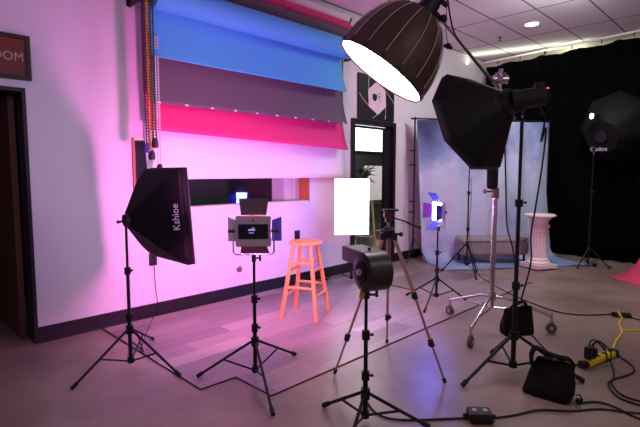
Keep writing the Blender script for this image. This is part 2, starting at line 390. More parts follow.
# glass door
mb = MB(); u0, u1, z0, z1 = DOO
mb.box((u0+.03, .05, z1/2), (.06, .17, z1)); mb.box((u1-.03, .05, z1/2), (.06, .17, z1)); mb.box(((u0+u1)/2, .05, z1-.03), (u1-u0-.12, .17, .06))
door_2 = struct('door_2', mb, M['base'], ANG, W0, label='black framed glass door under the camera shutter poster')
mb = MB(); a, b = u0+.065, u1-.065
mb.box((a+.02, .05, 1.035), (.04, .045, 2.05)); mb.box((b-.07, .05, 1.035), (.14, .045, 2.05)); mb.box(((a+b)/2, .05, 2.055), (b-a, .045, .03)); mb.box(((a+b)/2, .05, .10), (b-a, .045, .18))
lf = mb.build('door_leaf', M['base'], door_2, False)
mb = MB(); mb.add([(a+.04, .05, .19), (b-.14, .05, .19), (b-.14, .05, 2.04), (a+.04, .05, 2.04)], [[0, 1, 2, 3]]); mb.build('door_pane', M['glass'], lf, False)
mb = MB(); mb.tube([(b-.10, .0, 1.05), (b-.10, -.05, 1.05), (b-.10, -.05, 1.15), (b-.10, .0, 1.15)], .008, 8); mb.build('door_handle', M['black'], door_2)
# adjoining room with a bright high window
mb = MB(); mb.box((6.2, 2.74, 1.45), (6.2, .08, 2.9)); mb.box((3.3, 1.45, 1.45), (.06, 2.5, 2.9)); mb.box((9.2, 1.45, 1.45), (.06, 2.5, 2.9)); mb.box((6.2, 1.45, 2.93), (6.2, 2.6, .06))
struct('wall_adjoining_room', mb, M['darkgrey'], ANG, W0, label='charcoal wall of the room beyond the glass door')
mb = MB(); mb.box((7.4, 2.69, 2.2), (2.0, .03, .62)); wn = struct('window_2', mb, M['e_day'], ANG, W0, label='bright high window of the room beyond the glass door')
mb = MB(); mb.box((7.4, 2.67, 1.88), (2.1, .06, .04)); mb.box((7.4, 2.67, 2.52), (2.1, .06, .04)); mb.box((6.38, 2.67, 2.2), (.04, .06, .68)); mb.box((8.42, 2.67, 2.2), (.04, .06, .68)); mb.build('window_frame', M['base'], wn, False)

# ------------------------------------------------------------------ wall items
def wt(name, label, cat, u, w_, z, group=None): return thing(name, label, cat, WU(u, w_, z), ANG, group)
t = wt('sign', 'dark framed rust red sign with pale capitals above the open doorway', 'sign', -.21, .002, 2.29)
mb = MB(); mb.box((0, -.015, -.155), (.40, .03, .03)); mb.box((0, -.015, .155), (.40, .03, .03)); mb.box((-.185, -.015, 0), (.03, .03, .28)); mb.box((.185, -.015, 0), (.03, .03, .28)); mb.build('frame', M['signframe'], t, False)
mb = MB(); mb.box((0, -.008, 0), (.34, .016, .28)); mb.build('panel', M['signred'], t, False)
text('lettering', 'ROOM', .095, M['letter'], t, Matrix.Translation((-.116, -.0175, -.03)) @ Matrix.Rotation(PI/2, 4, 'X'), squash=.95)

t = wt('camera_shutter_poster', 'black square canvas print of a pale camera aperture above the glass door', 'poster', 4.41, .002, 2.475)
mb = MB(); mb.box((0, -.0125, 0), (.84, .025, .62)); mb.build('canvas', M['blackp'], t, False)
hexp = [(.235*math.cos(math.radians(a)), .235*math.sin(math.radians(a))) for a in (95, 35, -25, -85, -145, 155)]
mb = MB(); mb.prism(hexp, -.0275, -.026); mb.build('aperture_opening', M['poster_pink'], t, False)
mb = MB()
cr = [(.42, .31), (-.42, .31), (-.42, -.31), (.42, -.31)]
for i, a in enumerate((95, 35, -25, -85, -145, 155)):
    p = Vector((.22*math.cos(math.radians(a)), .22*math.sin(math.radians(a))))
    d = math.radians(a-60); e = []; qx, qy = p.x, p.y
    for k in range(22):
        dd = d-k*.035; e.append((qx, qy)); qx += .025*math.cos(dd); qy += .025*math.sin(dd)
    e = [q for q in e if abs(q[0]) < .412 and abs(q[1]) < .302]
    if len(e) > 1: mb = MB(); mb.tube([(x, -.0265, z) for x, z in e], .0045, 6); mb.build('blade_line', M['poster_pink'], t)
mb = MB()
mb.prism([(-.06+.055*math.cos(k*PI/4)*(1+.2*(k % 2)), .01+.05*math.sin(k*PI/4)*(1+.25*(k % 3 == 0))) for k in range(8)], -.0295, -.028)
for a in (20, 60, -30): mb.tube([(.02, -.0285, .02), (.1*math.cos(math.radians(a)), -.0285, .1*math.sin(math.radians(a)))], .004, 5)
mb.build('printed_emblem', M['blackp'], t, False)

def outlet(label, u, z, m, wd=.075, ht=.12, two=True):
    t = wt('wall_outlet', label, 'outlet', u, .002, z)
    mb = MB(); mb.box((0, -.012, 0), (wd, .024, ht), bev=.004); mb.build('cover_plate', m, t)
    mb = MB()
    for dz in ((-.025, .025) if two else (0,)): mb.box((0, -.026, dz), (.034, .006, .03), bev=.002)
    mb.build('socket', M['rubber'], t)
    return t
outlet('black wall outlet below the left softbox with a hanging cable', .945, .565, M['blackp'])
outlet('small black wall outlet above the wooden stool', 2.835, .62, M['blackp'])
mb = MB(); mb.lathe([(.005, 0), (.03, .002), (.034, .012), (.02, .02), (.0, .021)], 16, Matrix.Rotation(PI/2, 4, 'X'))
o = mb.build('conduit_cap', M['copper']); o.location = WU(1.956, .001, .319); o.rotation_euler = (0, 0, ANG); tag(o, 'small round coppery cap on the wall behind the central panel light', 'wall cap')

# ------------------------------------------------------------------ paper rolls
def roll(name, label, u0, u1, w_, z, r, zb, m, flare, clips=0, skew=0):
    t = wt(name, label, 'backdrop', u0, w_, z, 'seamless paper rolls on the wall rack')
    L = u1-u0
    mb = MB(); mb.tube([(0, 0, 0), (L, 0, 0)], r, 32); mb.build('paper_roll', m, t)
    mb = MB(); mb.tube([(-.05, 0, 0), (L+.05, 0, 0)], min(.03, r*.5), 14); mb.build('roll_core', M['blackp'], t)
    for x in (-.035, L+.035):
        mb = MB(); mb.tube([(x-.015, 0, 0), (x+.015, 0, 0)], r*.62, 18); mb.build('end_plug', M['blackp'], t)
    hh = z-zb
    def f(a, b):   # b: 0 top .. 1 bottom
        zz = -hh*b; k = max(0, 1-(hh+zz)/.42); wv = flare*k*k
        return (a*L, r-wv+.004*math.sin(a*17+b*3)*b, zz-skew*(a-.5)*b)
    mb = MB(); mb.grid(f, 30, 26); mb.build('paper_sheet', m, t, solid=.0015)
    if clips:
        for k in range(clips):
            x = L*(.03+.94*k/(clips-1)); mb = MB(); mb.box((x, r-flare, -hh+.01), (.035, .012, .014), bev=.003); mb.build('clip', M['white'], t)
    return t
roll('blue_paper_roll', 'thick blue seamless paper roll with short blue sheet, lowest and frontmost of the rack', .86, 3.42, .34, 2.93, .12, 2.41, M['pblue'], .10)
roll('grey_paper_roll', 'grey brown seamless paper roll with white clips along its bottom hem', .85, 3.50, .25, 3.13, .08, 2.02, M['pgrey'], .09, 10)
roll('red_paper_roll', 'crimson seamless paper roll whose sheet ends above the white one', .86, 3.58, .17, 3.27, .065, 1.74, M['pred'], .10, skew=.09)
roll('white_paper_roll', 'white seamless paper roll topmost of the rack, hanging longest over the window', .89, 3.66, .10, 3.40, .055, 1.335, M['pwhite'], .05)
for u, lb in ((.80, 'black wall bracket holding the left ends of the paper rolls'), (3.72, 'black wall bracket holding the right ends of the paper rolls')):
    t = wt('roller_bracket', lb, 'bracket', u, 0, 3.1)
    mb = MB(); mb.box((0, -.008, .09), (.05, .014, .60)); mb.build('wall_plate', M['blackp'], t, False)
    for w_, z in ((.34, 2.93), (.25, 3.13), (.17, 3.27), (.10, 3.40)):
        s = 1 if u < 2 else -1
        mb = MB(); mb.box((0, -w_/2, z-3.1-.03), (.02, w_, .03)); mb.tube([(0, -w_, z-3.1-.02), (0, -w_-.03, z-3.1+.02)], .01, 8); mb.build('hook_arm', M['blackp'], t, False)
def chain(label, u, w_, z0, z1, m, bead=.011):
    u += .055
    t = wt('bead_chain', label, 'chain', u, w_, z1, 'pull chains hanging beside the paper rolls')
    mb = MB(); n = int((z0-z1)/.024)
    for dx in (-.012, .012):
        for k in range(n): mb.sphere((dx, 0, k*.024+.03), bead, 6, (1, 1, .8))
    mb.build('beads', m, t)
    mb = MB(); mb.tube([(-.012, 0, .03), (-.012, 0, z0-z1)], .004, 5); mb.tube([(.012, 0, .03), (.012, 0, z0-z1)], .004, 5); mb.build('cord', m, t)
    mb = MB(); mb.lathe([(.006, -.055), (.026, -.05), (.03, -.02), (.022, .02), (.008, .03)], 14); mb.build('chain_weight', M['purpled'] if m == M['violet'] else M['blackp'], t)
chain('violet bead chain, leftmost of the pull chains beside the rolls', .672, .45, 2.99, 1.62, M['violet'])
chain('orange bead chain hanging beside the paper rolls', .69, .475, 2.99, 1.56, M['orange'], .0125)
chain('dark green bead chain hanging nearest the blue roll', .705, .51, 2.99, 1.66, M['greenp'])
chain('white bead chain ending above the left softbox', .855, .28, 2.6, 1.45, M['chainwhite'], .010)

# ------------------------------------------------------------------ ceiling items
t = thing('recessed_downlight', 'small round lit recessed downlight in the ceiling tiles', 'ceiling light', WU(6.08, 1.55, CZ))
mb = MB(); mb.lathe([(.085, -.001), (.11, -.001), (.11, -.012), (.085, -.008), (.085, -.001)], 28, cap=False); mb.build('trim_ring', M['white'], t)
mb = MB(); mb.lathe([(.0, -.006), (.086, -.006), (.086, -.002), (0, -.002)], 28); mb.build('lens', M['e_down'], t)
t = thing('sprinkler_head', 'small dark fire sprinkler head hanging from the ceiling', 'sprinkler', WU(6.4, .94, CZ))
mb = MB(); mb.lathe([(.03, -.001), (.03, -.006), (.01, -.01), (.01, -.05), (.004, -.055)], 14); mb.build('body', M['sprink'], t)
mb = MB(); mb.box((0, 0, -.062), (.07, .012, .004)); mb.box((0, 0, -.062), (.012, .07, .004)); mb.build('deflector', M['sprink'], t, False)

# ------------------------------------------------------------------ curtain, track
mb = MB()
def cf(a, b):
    x = .12+a*7.0; rip = .035*math.sin(x*21+math.sin(x*5)*1.3)+.015*math.sin(x*47)
    top = 3.43-.035*abs(math.sin(x*5.2))
    return (x, -.0+rip*(1-.3*b), .006+b*top)
mb.grid(cf, 420, 10)
o = mb.build('black_curtain', M['black_velvet'], None, solid=.003); o.location = CORN; o.rotation_euler = (0, 0, rang); tag(o, 'black floor length velvet curtain covering the right wall', 'curtain')
t = thing('curtain_track', 'thin ceiling track with hangers above the black curtain', 'curtain track', CORN, rang)
mb = MB(); mb.box((3.6, 0, 3.505), (7.1, .03, .03)); mb.build('rail', M['white'], t, False)
for k in range(12):
    mb = MB(); mb.box((.35+k*.45, 0, 3.463), (.035 if k % 4 == 2 else .012, .012, .055)); mb.build('hanger', M['blackp'], t, False)

# ------------------------------------------------------------------ muslin backdrop and stand
ML = Vector((1.50, 7.30, 0)); MR = Vector((3.76, 7.72, 0)); md = (MR-ML); mang = math.atan2(md.y, md.x); mw = md.length
t = thing('muslin_backdrop', 'mottled blue grey painted muslin sweeping onto the floor behind the bench', 'backdrop', ML, mang)
def mf(a, b):   # b 0 = front edge on the floor, 1 = top hem
    Lf, R = .66, .15; tot = Lf+R*PI/2+(2.20-R); s = b*tot
    x = a*mw
    if s < Lf: y, z = -(R+Lf-s), 0; q = 0
    elif s < Lf+R*PI/2: th = (s-Lf)/R; y, z = -R+R*math.sin(th), R-R*math.cos(th); q = th/1.6
    else: y, z = 0, R+s-Lf-R*PI/2; q = 1
    x += (.22*a)*max(0, 1-b*1.6)+(1-a)*.17*(1-b)
    fold = .022*math.sin(a*38+1.2*math.sin(a*9))*q+.012*math.sin(a*95)*max(0, b-.5)
    return (x, y+fold, z+.012+(.006*math.sin(a*23)*(1-q)))
mb = MB(); mb.grid(mf, 150, 50, uv=True); mb.build('muslin_cloth', M['muslin'], t, solid=.002, keep=True)
st = thing('backdrop_stand', 'black stand and crossbar carrying the blue grey muslin', 'backdrop stand', ML, mang)
mb = MB(); mb.tube([(-.08, .04, 2.235), (mw+.05, .04, 2.235)], .014, 10); mb.build('crossbar', M['black'], st)
for x in (-.015, mw+.02):
    mb = MB(); mb.tube([(x, .04, .12), (x, .04, 2.26)], .013, 10); mb.build('pole', M['black'], st)
    if x < 0:
        for z in (1.74, 1.52, .95, .78):
            mb = MB(); mb.box((x-.03, .03, z), (.09, .02, .018)); mb.sphere((x-.075, .03, z), .013, 8); mb.build('spring_clamp', M['black'], st)
    for a in (-130, 20, -55) if x < 0 else (90, 45, 135):
        rr = .26 if x < 0 else .38; dx, dy = rr*math.cos(math.radians(a)), rr*math.sin(math.radians(a))
        mb = MB(); mb.tube([(x, .04, .38), (x+dx, .04+dy, .015)], .009, 8); mb.build('leg', M['black'], st)

# ------------------------------------------------------------------ bench, column
c = fl(497, 262)+Vector((0, 0, 0)); b0 = Vector((2.67, 7.20, 0.02))
t = thing('ottoman_bench', 'long grey tufted upholstered bench in front of the muslin', 'bench', b0, math.radians(3))
mb = MB()
def bench_pt(a, b):
    x = (a-.5)*1.04; y = (b-.5)*.38
    e = min(a, 1-a, b*.4, (1-b)*.4); z = .385-.04*max(0, 1-e/.03)**2
    z -= .014*max(0, 1-abs(((a*8) % 1)-.5)*9)+.012*max(0, 1-abs(((b*3) % 1)-.5)*9)
    return (x, y, z)
mb.grid(bench_pt, 64, 24); mb.box((0, 0, .235), (1.04, .38, .23), bev=.03)
mb.build('cushion', M['bench'], t)
for x in (-.46, .46):
    for y in (-.14, .14):
        mb = MB(); mb.tube([(x, y, .0), (x, y, .17)], [.014, .02], 10); mb.build('leg', M['black'], t)
mb = MB()
for x in (-.455+.13*k for k in range(8)):
    mb.sphere((x, -.10, .372), .010, 8); mb.sphere((x, .08, .372), .010, 8)
mb.build('tuft_buttons', M['bench'], t)
t = thing('column_pedestal', 'white fluted column pedestal beside the bench', 'pedestal', (3.20, 6.75, .02), math.radians(18))
mb = MB(); mb.box((0, 0, .03), (.36, .36, .06), bev=.006); mb.build('plinth', M['plaster'], t)
mb = MB()
prof = [(.155, .06), (.165, .075), (.155, .095), (.135, .105), (.14, .12), (.122, .135), (.112, .145), (.108, .30), (.105, .52), (.112, .53), (.125, .54), (.112, .55), (.112, .60), (.13, .61), (.112, .625), (.115, .66), (.13, .70), (.165, .735), (.18, .745)]
mb.lathe(prof, 96, None, .012, 16, (6, 8)); mb.build('fluted_shaft', M['plaster'], t)
mb = MB()
for k in range(12):
    a = 2*PI*k/12; mb.sphere((.118*math.cos(a), .118*math.sin(a), .605), .024, 8, (1, 1, 1.1))
mb.build('capital_ornament', M['plaster'], t)
mb = MB(); mb.lathe([(.18, .745), (.215, .752), (.215, .772), (.20, .778)], 48); mb.build('round_top', M['plaster'], t)

# ------------------------------------------------------------------ stool
def stool():
    t = thing('wooden_stool', 'wooden bar stool glowing orange pink by the wall', 'stool', (-.142, 4.48, .005), math.radians(-20))
    mb = MB(); mb.lathe([(0, .70), (.13, .70), (.155, .705), (.163, .718), (.158, .733), (.13, .738), (0, .734)], 36); mb.build('seat', M['wood'], t)
    def P(k, z):
        a = math.radians(45+90*k); r = .125+(.255-.125)*(1-z/.70); return Vector((r*math.cos(a), r*math.sin(a), z))
    for k in range(4):
        mb = MB(); p, q = P(k, 0), P(k, .705)
        mb.tube([p, p.lerp(q, .5), q], [.019, .021, .018], 10); mb.build('leg', M['wood'], t)
    for k in range(4):
        for z in ((.22, .46) if k % 2 else (.30, .53)):
            mb = MB(); mb.tube([P(k, z), P((k+1) % 4, z)], .0125, 10); mb.build('rung', M['wood'], t)
    return t
stool()

# ------------------------------------------------------------------ light stands
def stand(name, label, base, top, feet, hub, low, m=None, r=.014, cat='light stand', knobs=(), legr=.009, group=None):
    m = m or M['black']; base = Vector(base)
    t = thing(name, label, cat, base, 0, group)
    n = 3; zs = [low]+[low+(top-low)*k/n for k in (1, 2)]+[top]
    zs[1] = max(zs[1], hub+.1)
    for k in range(n):
        mb = MB(); mb.tube([(0, 0, zs[k]), (0, 0, zs[k+1])], r*(1-.17*k), 12); mb.build('pole', m, t)
    for z in zs[1:-1]:
        mb = MB(); mb.tube([(0, 0, z-.03), (0, 0, z+.02)], r*1.6, 12); mb.tube([(0, 0, z), (r*2.2, -.008, z)], .005, 8); mb.sphere((r*2.4, -.01, z), .010, 8)
        mb.build('clamp_collar', m, t)
    mb = MB(); mb.tube([(0, 0, hub-.03), (0, 0, hub+.03)], r*1.9, 12); mb.build('hub', m, t)
    mb = MB(); mb.tube([(0, 0, low-.015), (0, 0, low+.025)], r*1.7, 12); mb.build('lower_collar', m, t)
    mb = MB(); mb.tube([(0, 0, top-.01), (0, 0, top+.035)], .008, 10); mb.build('spigot', M['chrome'], t)
    for f in feet:
        f = Vector((f[0]-base.x, f[1]-base.y, .012)); d = Vector((f.x, f.y, 0)).normalized()
        h = Vector((d.x*r*1.6, d.y*r*1.6, hub))
        mb = MB(); mb.tube([h, f], legr, 8); lg = mb.build('leg', m, t)
        mb = MB(); mb.tube([f+(h-f).normalized()*.045, f-(h-f).normalized()*.0], legr*1.5, 8); mb.build('rubber_foot', M['rubber'], lg)
        mid = h.lerp(f, .52); mb = MB(); mb.tube([(d.x*r, d.y*r, low), mid], legr*.75, 6); mb.build('brace', m, t)
    return t
def third(base, feet):   # remaining foot so that the three feet surround the base
    return (3*base[0]-feet[0][0]-feet[1][0], 3*base[1]-feet[0][1]-feet[1][1])

# 1 left softbox
B1 = (-1.37, 3.27, 0); F1 = [(-1.60, 2.89), (-.96, 3.09)]; F1.append((-1.40, 3.80))
stand('light_stand', 'black light stand under the black rectangular softbox at left', B1, 1.04, F1, .275, .045)
def rect_softbox():
    t = thing('rectangular_softbox', 'black rectangular softbox with white logo, on the leftmost stand', 'softbox', (B1[0], B1[1], 1.085), 0)
    n = Vector((.707, .707, .07)).normalized()                       # facing
    h = Vector((-.707, .707, .0)); h = (h-n*h.dot(n)).normalized(); v = n.cross(h); v = v if v.z > 0 else -v
    a = Vector((.02, 0, -.02)); cc = a+n*.28+Vector((0, 0, .0))
    Wd, Ht = .275, .345
    C = [cc-h*Wd-v*Ht, cc+h*Wd-v*Ht, cc+h*Wd+v*Ht, cc-h*Wd+v*Ht]
    A = [a-h*.05-v*.05, a+h*.05-v*.05, a+h*.05+v*.05, a-h*.05+v*.05]
    mb = MB()
    for i in range(4):
        j = (i+1) % 4
        def f(s, q, i=i, j=j):
            p0 = A[i].lerp(A[j], s); p1 = C[i].lerp(C[j], s); p = p0.lerp(p1, q)
            c0 = a.lerp(cc, q); out = (p-c0)
            return c0+out*(1+.08*math.sin(q*PI)*(1-.3*math.sin(s*PI)))
        mb.grid(f, 10, 14)
    bk = 4; mb.add([tuple(p) for p in A], [[0, 1, 2, 3]])
    L = [p+n*.05 for p in C]
    mb.add([tuple(p) for p in C+L], [[i, (i+1) % 4, 4+(i+1) % 4, 4+i] for i in range(4)])
    mb.build('shell', M['fabric'], t, solid=.003)
    mb = MB(); D = [p.lerp(cc, .01)+n*.03 for p in C]; E_ = [p+n*.004 for p in D]
    mb.add([tuple(p) for p in D+E_], [[0, 1, 2, 3], [7, 6, 5, 4]]+[[i, (i+1) % 4, 4+(i+1) % 4, 4+i] for i in range(4)]); mb.build('front_diffuser', M['e_left'], t, False)
    mb = MB()
    for i in range(4): mb.tube([L[i], L[(i+1) % 4]], .006, 6)
    mb.build('rim_piping', M['blackp'], t)
    mb = MB(); mb.tube([a-n*.03, a+n*.03], .045, 16); mb.build('lamp_socket', M['blackp'], t)
    mb = MB(); mb.box((0, 0, -.01), (.035, .035, .06)); mb.tube([(-.04, -.02, -.03), (.02, 0, -.02)], .008, 8); mb.sphere((-.045, -.02, -.03), .014, 8); mb.build('tilt_bracket', M['blackp'], t)
    # logo on the near side face
    pL = A[0].lerp(C[0], 1); s0, s3 = C[0], C[3]
    near0, near3 = (C[0], C[3])
    mid = (near0+near3)/2; ctr = (A[0]+A[3])/2
    ydir = -(mid-ctr).normalized(); xdir = (near3-near0).normalized()
    zdir = xdir.cross(ydir).normalized(); 
    if zdir.dot(Vector((0, -1, 0))) < 0: zdir = -zdir
    xdir = ydir.cross(zdir).normalized()
    mx = Matrix((xdir, ydir, zdir)).transposed().to_4x4()
    org = ctr.lerp(mid, .92)-xdir*.085+zdir*.034
    mx.translation = org
    text('logo', 'Kshioe', .068, M['logowhite'], t, mx)
    return t
rect_softbox()

# LED panels
def led_panel(label, base, z, yaw, tilt, W, Hh, mface, bd, bars=False, scr=True):
    """front = local +Y"""
    t = thing('led_panel_light', label, 'panel light', (base[0], base[1], z), yaw)
    cz = Hh/2+.06; R = Matrix.Translation((0, 0, cz)) @ Matrix.Rotation(tilt, 4, 'X')
    mb = MB(); mb.box((0, -.01, 0), (W, .045, Hh), R, bev=.006); hs = mb.build('housing', M['greycase'], t)
    mb = MB(); mb.box((0, .0145, 0), (W-.02, .006, Hh-.02), R); mb.build('led_face', mface, t, False)
    if scr:
        mb = MB(); mb.box((0, -.036, .0), (W*.84, .008, Hh*.48), R, bev=.003); s = mb.build('control_screen', M['rubber'], t)
        mb = MB(); mb.box((-.01, -.0412, .012), (.045, .002, .012), R); mb.box((-.012, -.0412, -.008), (.03, .002, .006), R); mb.box((.0, -.0412, .025), (.02, .002, .005), R); mb.build('display_digits', M['e_digit'], s, False)
        mb = MB(); mb.box((.0, -.036, Hh*.36), (.01, .006, .01), R); mb.build('button', M['rubber'], t, False)
    a = math.radians(38); Lb = .085
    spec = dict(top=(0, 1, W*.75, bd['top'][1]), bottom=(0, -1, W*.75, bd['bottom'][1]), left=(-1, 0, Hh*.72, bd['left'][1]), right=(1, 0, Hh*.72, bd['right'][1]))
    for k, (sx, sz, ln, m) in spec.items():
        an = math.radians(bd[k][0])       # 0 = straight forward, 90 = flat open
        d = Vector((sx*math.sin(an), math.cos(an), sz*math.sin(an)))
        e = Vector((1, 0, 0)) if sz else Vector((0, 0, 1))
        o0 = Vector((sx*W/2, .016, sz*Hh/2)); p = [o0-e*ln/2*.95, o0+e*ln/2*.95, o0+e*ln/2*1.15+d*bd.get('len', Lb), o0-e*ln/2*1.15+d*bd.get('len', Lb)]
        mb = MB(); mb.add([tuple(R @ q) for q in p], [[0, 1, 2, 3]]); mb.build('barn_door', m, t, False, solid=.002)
    mb = MB(); yw = W/2+.018
    mb.tube([(-yw, -.01, cz), (-yw, -.01, .02), (-yw+.015, -.01, .005), (yw-.015, -.01, .005), (yw, -.01, .02), (yw, -.01, cz)], .005, 8); mb.build('yoke', M['chrome'], t)
    for sx in (-1, 1):
        mb = MB(); mb.tube([(sx*(W/2), -.01, cz), (sx*(yw+.02), -.01, cz)], .011, 10); mb.sphere((sx*(yw+.022), -.01, cz), .014, 8); mb.build('tilt_knob', M['blackp'], t)
    mb = MB(); mb.tube([(0, -.01, -.045), (0, -.01, .006)], .015, 10); mb.tube([(0, -.01, -.02), (.04, -.01, -.02)], .006, 8); mb.box((.042, -.01, -.02), (.014, .012, .04)); mb.build('mount', M['blackp'], t)
    return t
B2 = (-.445, 3.10, 0)
stand('light_stand', 'black light stand under the central panel light', B2, .80, [(-.84, 3.08), (-.19, 3.47), (-.27, 2.57)], .25, .05)
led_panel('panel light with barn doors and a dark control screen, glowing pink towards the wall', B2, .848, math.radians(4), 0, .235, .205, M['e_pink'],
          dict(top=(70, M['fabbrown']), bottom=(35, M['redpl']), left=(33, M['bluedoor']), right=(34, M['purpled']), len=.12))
B3 = (1.265, 4.97, 0)
stand('light_stand', 'black light stand under the small blue panel light', B3, .78, [(.98, 5.2), (1.60, 4.97), (1.04, 4.55)], .25, .07)
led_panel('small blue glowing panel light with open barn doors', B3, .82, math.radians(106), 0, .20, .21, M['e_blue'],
          dict(top=(55, M['bluespill']), bottom=(50, M['bluespill']), left=(32, M['vividspill']), right=(65, M['magspill']), len=.12), scr=True)

# white rectangular panel softbox before the door
B4 = (.40, 5.88, 0)
stand('light_stand', 'black light stand under the bright white rectangular softbox', B4, .60, [(.06, 5.90), (.62, 5.62), (.50, 6.15)], .26, .06)
t = thing('lit_rectangular_softbox', 'bright white lit rectangular softbox before the glass door', 'softbox', (B4[0], B4[1], .62), math.radians(3))
mb = MB(); 
fr = [(-.215, -.02, 0), (.215, -.02, 0), (.215, -.02, .70), (-.215, -.02, .70)]; bk = [(-.05, .20, .28), (.05, .20, .28), (.05, .20, .42), (-.05, .20, .42)]
mb.add(fr+bk, [[i, (i+1) % 4, 4+(i+1) % 4, 4+i] for i in range(4)]+[[4, 5, 6, 7]]); mb.build('shell', M['fabric'], t, False, solid=.003)
mb = MB(); mb.box((0, -.018, .35), (.435, .012, .705), bev=.004); mb.build('front_diffuser', M['e_panel'], t)
mb = MB(); mb.tube([(0, .18, .35), (0, .30, .35)], .045, 14); mb.tube([(0, .22, .35), (0, .22, .02), (0, 0, .0)], .012, 8); mb.build('lamp_socket', M['blackp'], t)

# ------------------------------------------------------------------ dome softboxes
def dome(name, label, apex, n, R, depth, seg, power, mshell, mface, ribm=None, sub=1, back=.07, roll_=0, lip=.03, recess=.02, ripple=0, cat='softbox', ribr=.003):
    t = thing(name, label, cat, apex); mx = aim(n, (0, 0, 0), roll_)
    mb = MB(); NV = 18
    def rad(q): return back+(R-back)*(1-(1-q)**power[0])**power[1]
    cols = seg*sub
    def f(a, q):
        th = 2*PI*a; ph = (a*seg) % 1 if a < 1 else 0
        r = rad(q)
        # flat panels between the rods
        k = math.cos(PI/seg)/math.cos(PI/seg-2*PI/seg*ph) if sub > 1 else 1
        return mx @ Vector((r*k*math.cos(th), r*k*math.sin(th), q*depth))
    mb.grid(f, cols, NV if sub == 1 else 7)
    def g(a, q):
        p = f(a, 1); d = Vector(n).normalized(); return p+d*lip*q
    mb.grid(g, cols, 1)
    if back > .15: mb.add([f(k/cols, 0) for k in range(cols)], [list(range(cols))])
    sh = mb.build('shell', mshell, t, solid=.003)
    mb = MB(); zf = depth+lip-recess
    pts = [mx @ Vector((R*.985*math.cos(2*PI*k/seg), R*.985*math.sin(2*PI*k/seg), zf)) for k in range(seg)]
    c0 = mx @ Vector((0, 0, zf+.02)); c1 = mx @ Vector((0, 0, zf-.02))
    mb.add([tuple(p) for p in pts]+[tuple(c0), tuple(c1)], [[k, (k+1) % seg, seg] for k in range(seg)]+[[(k+1) % seg, k, seg+1] for k in range(seg)])
    mb.build('front_diffuser', mface, t, False)
    if ribm:
        for k in range(seg):
            a = 2*PI*k/seg; mb = MB()
            mb.tube([mx @ Vector(((rad(j/14)+.002)*math.cos(a), (rad(j/14)+.002)*math.sin(a), j/14*depth*.93)) for j in range(15)], ribr, 6); mb.build('rib', ribm, t)
            mb = MB(); mb.tube([mx @ Vector(((R+.003)*math.cos(a), (R+.003)*math.sin(a), depth-.012)), mx @ Vector(((R+.003)*math.cos(a), (R+.003)*math.sin(a), depth+lip))], .006, 6); mb.build('rod_tip', M['blackp'], t)
    rr = back*1.12 if back < .15 else .08
    mb = MB(); mb.tube([mx @ Vector((0, 0, -.03)), mx @ Vector((0, 0, .02))], rr, 24); mb.build('speed_ring', M['blackp'], t)
    return t, mx
def strobe(label, back_pt, n, L, r, extras=True):
    t = thing('studio_strobe', label, 'strobe', back_pt); mx = aim(n)
    mb = MB(); mb.lathe([(r*.82, -.0), (r, .012), (r, L*.75), (r*1.12, L*.78), (r*1.12, L)], 24, mx); mb.build('body', M['blackp'], t)
    mb = MB(); mb.box((0, 0, -.012), (r*1.2, r*1.2, .02), mx, bev=.004); mb.build('rear_panel', M['rubber'], t)
    return t, mx
# big lit parabolic softbox on the boom
nb = Vector((-.59, .02, -.80)).normalized()
fc = at(381, 71.5, 3.5); Rb, Db = .36, .50; apexb = fc-nb*(Db+.01)
dome('parabolic_softbox', 'large brown black parabolic softbox with bright lit white front hanging from the boom', apexb, nb, Rb, Db, 16, (2.0, .52), M['fabbrown'], M['e_big'], M['rib'], 1, .07, .1, .02, .012, ribr=.0035)
tb, mxb = strobe('black studio strobe behind the large lit parabolic softbox', apexb-nb*.34, nb, .31, .062)
mb = MB(); mb.tube([mxb @ Vector((0, -.05, .2)), mxb @ Vector((0, -.11, .2))], .018, 10); mb.build('mount', M['blackp'], tb)
# black octagonal softbox
no = Vector((-.66, .82, -.42)).normalized(); apo = Vector((1.272, 3.20, 1.875))
dome('octagonal_softbox', 'black octagonal softbox seen from behind, facing the muslin', apo, no, .385, .28, 8, (1.0, 1.0), M['shellblack'], M['silver'], None, 4, .08, .391, .05, .02)
ts, mxs = strobe('black studio strobe with a red indicator behind the octagonal softbox', apo+Vector((.93, -.30, .14)).normalized()*.23, -Vector((.93, -.30, .14)), .205, .064)
mb = MB(); mb.sphere((-.03, .045, -.022), .008, 8, mx=mxs); mb.build('indicator_lamp', M['e_red'], ts)
mb = MB(); mb.box((0, .075, .03), (.05, .03, .06), mxs, bev=.006); mb.build('carry_handle', M['blackp'], ts)
B5 = (1.36, 3.18, 0)
ts2 = thing('tilt_bracket', 'black tilt bracket holding the strobe on the tall black stand', 'bracket', (B5[0], B5[1], 1.80))
mb = MB(); mb.tube([(0, 0, -.02), (0, 0, .08)], .017, 10); mb.box((0, 0, .09), (.04, .05, .05), bev=.005); mb.build('clamp', M['blackp'], ts2)
mb = MB(); mb.tube([(.0, 0, .06), (.10, -.03, .05)], .007, 8); mb.tube([(.10, -.03, .05), (.12, -.03, -.02)], .007, 8); mb.build('lever', M['blackp'], ts2)
stand('light_stand', 'tall black light stand carrying the black octagonal softbox, with a sandbag', B5, 1.77, [(.93, 2.94), (1.33, 3.50), (1.76, 3.0)], .265, .05, r=.017, legr=.011)

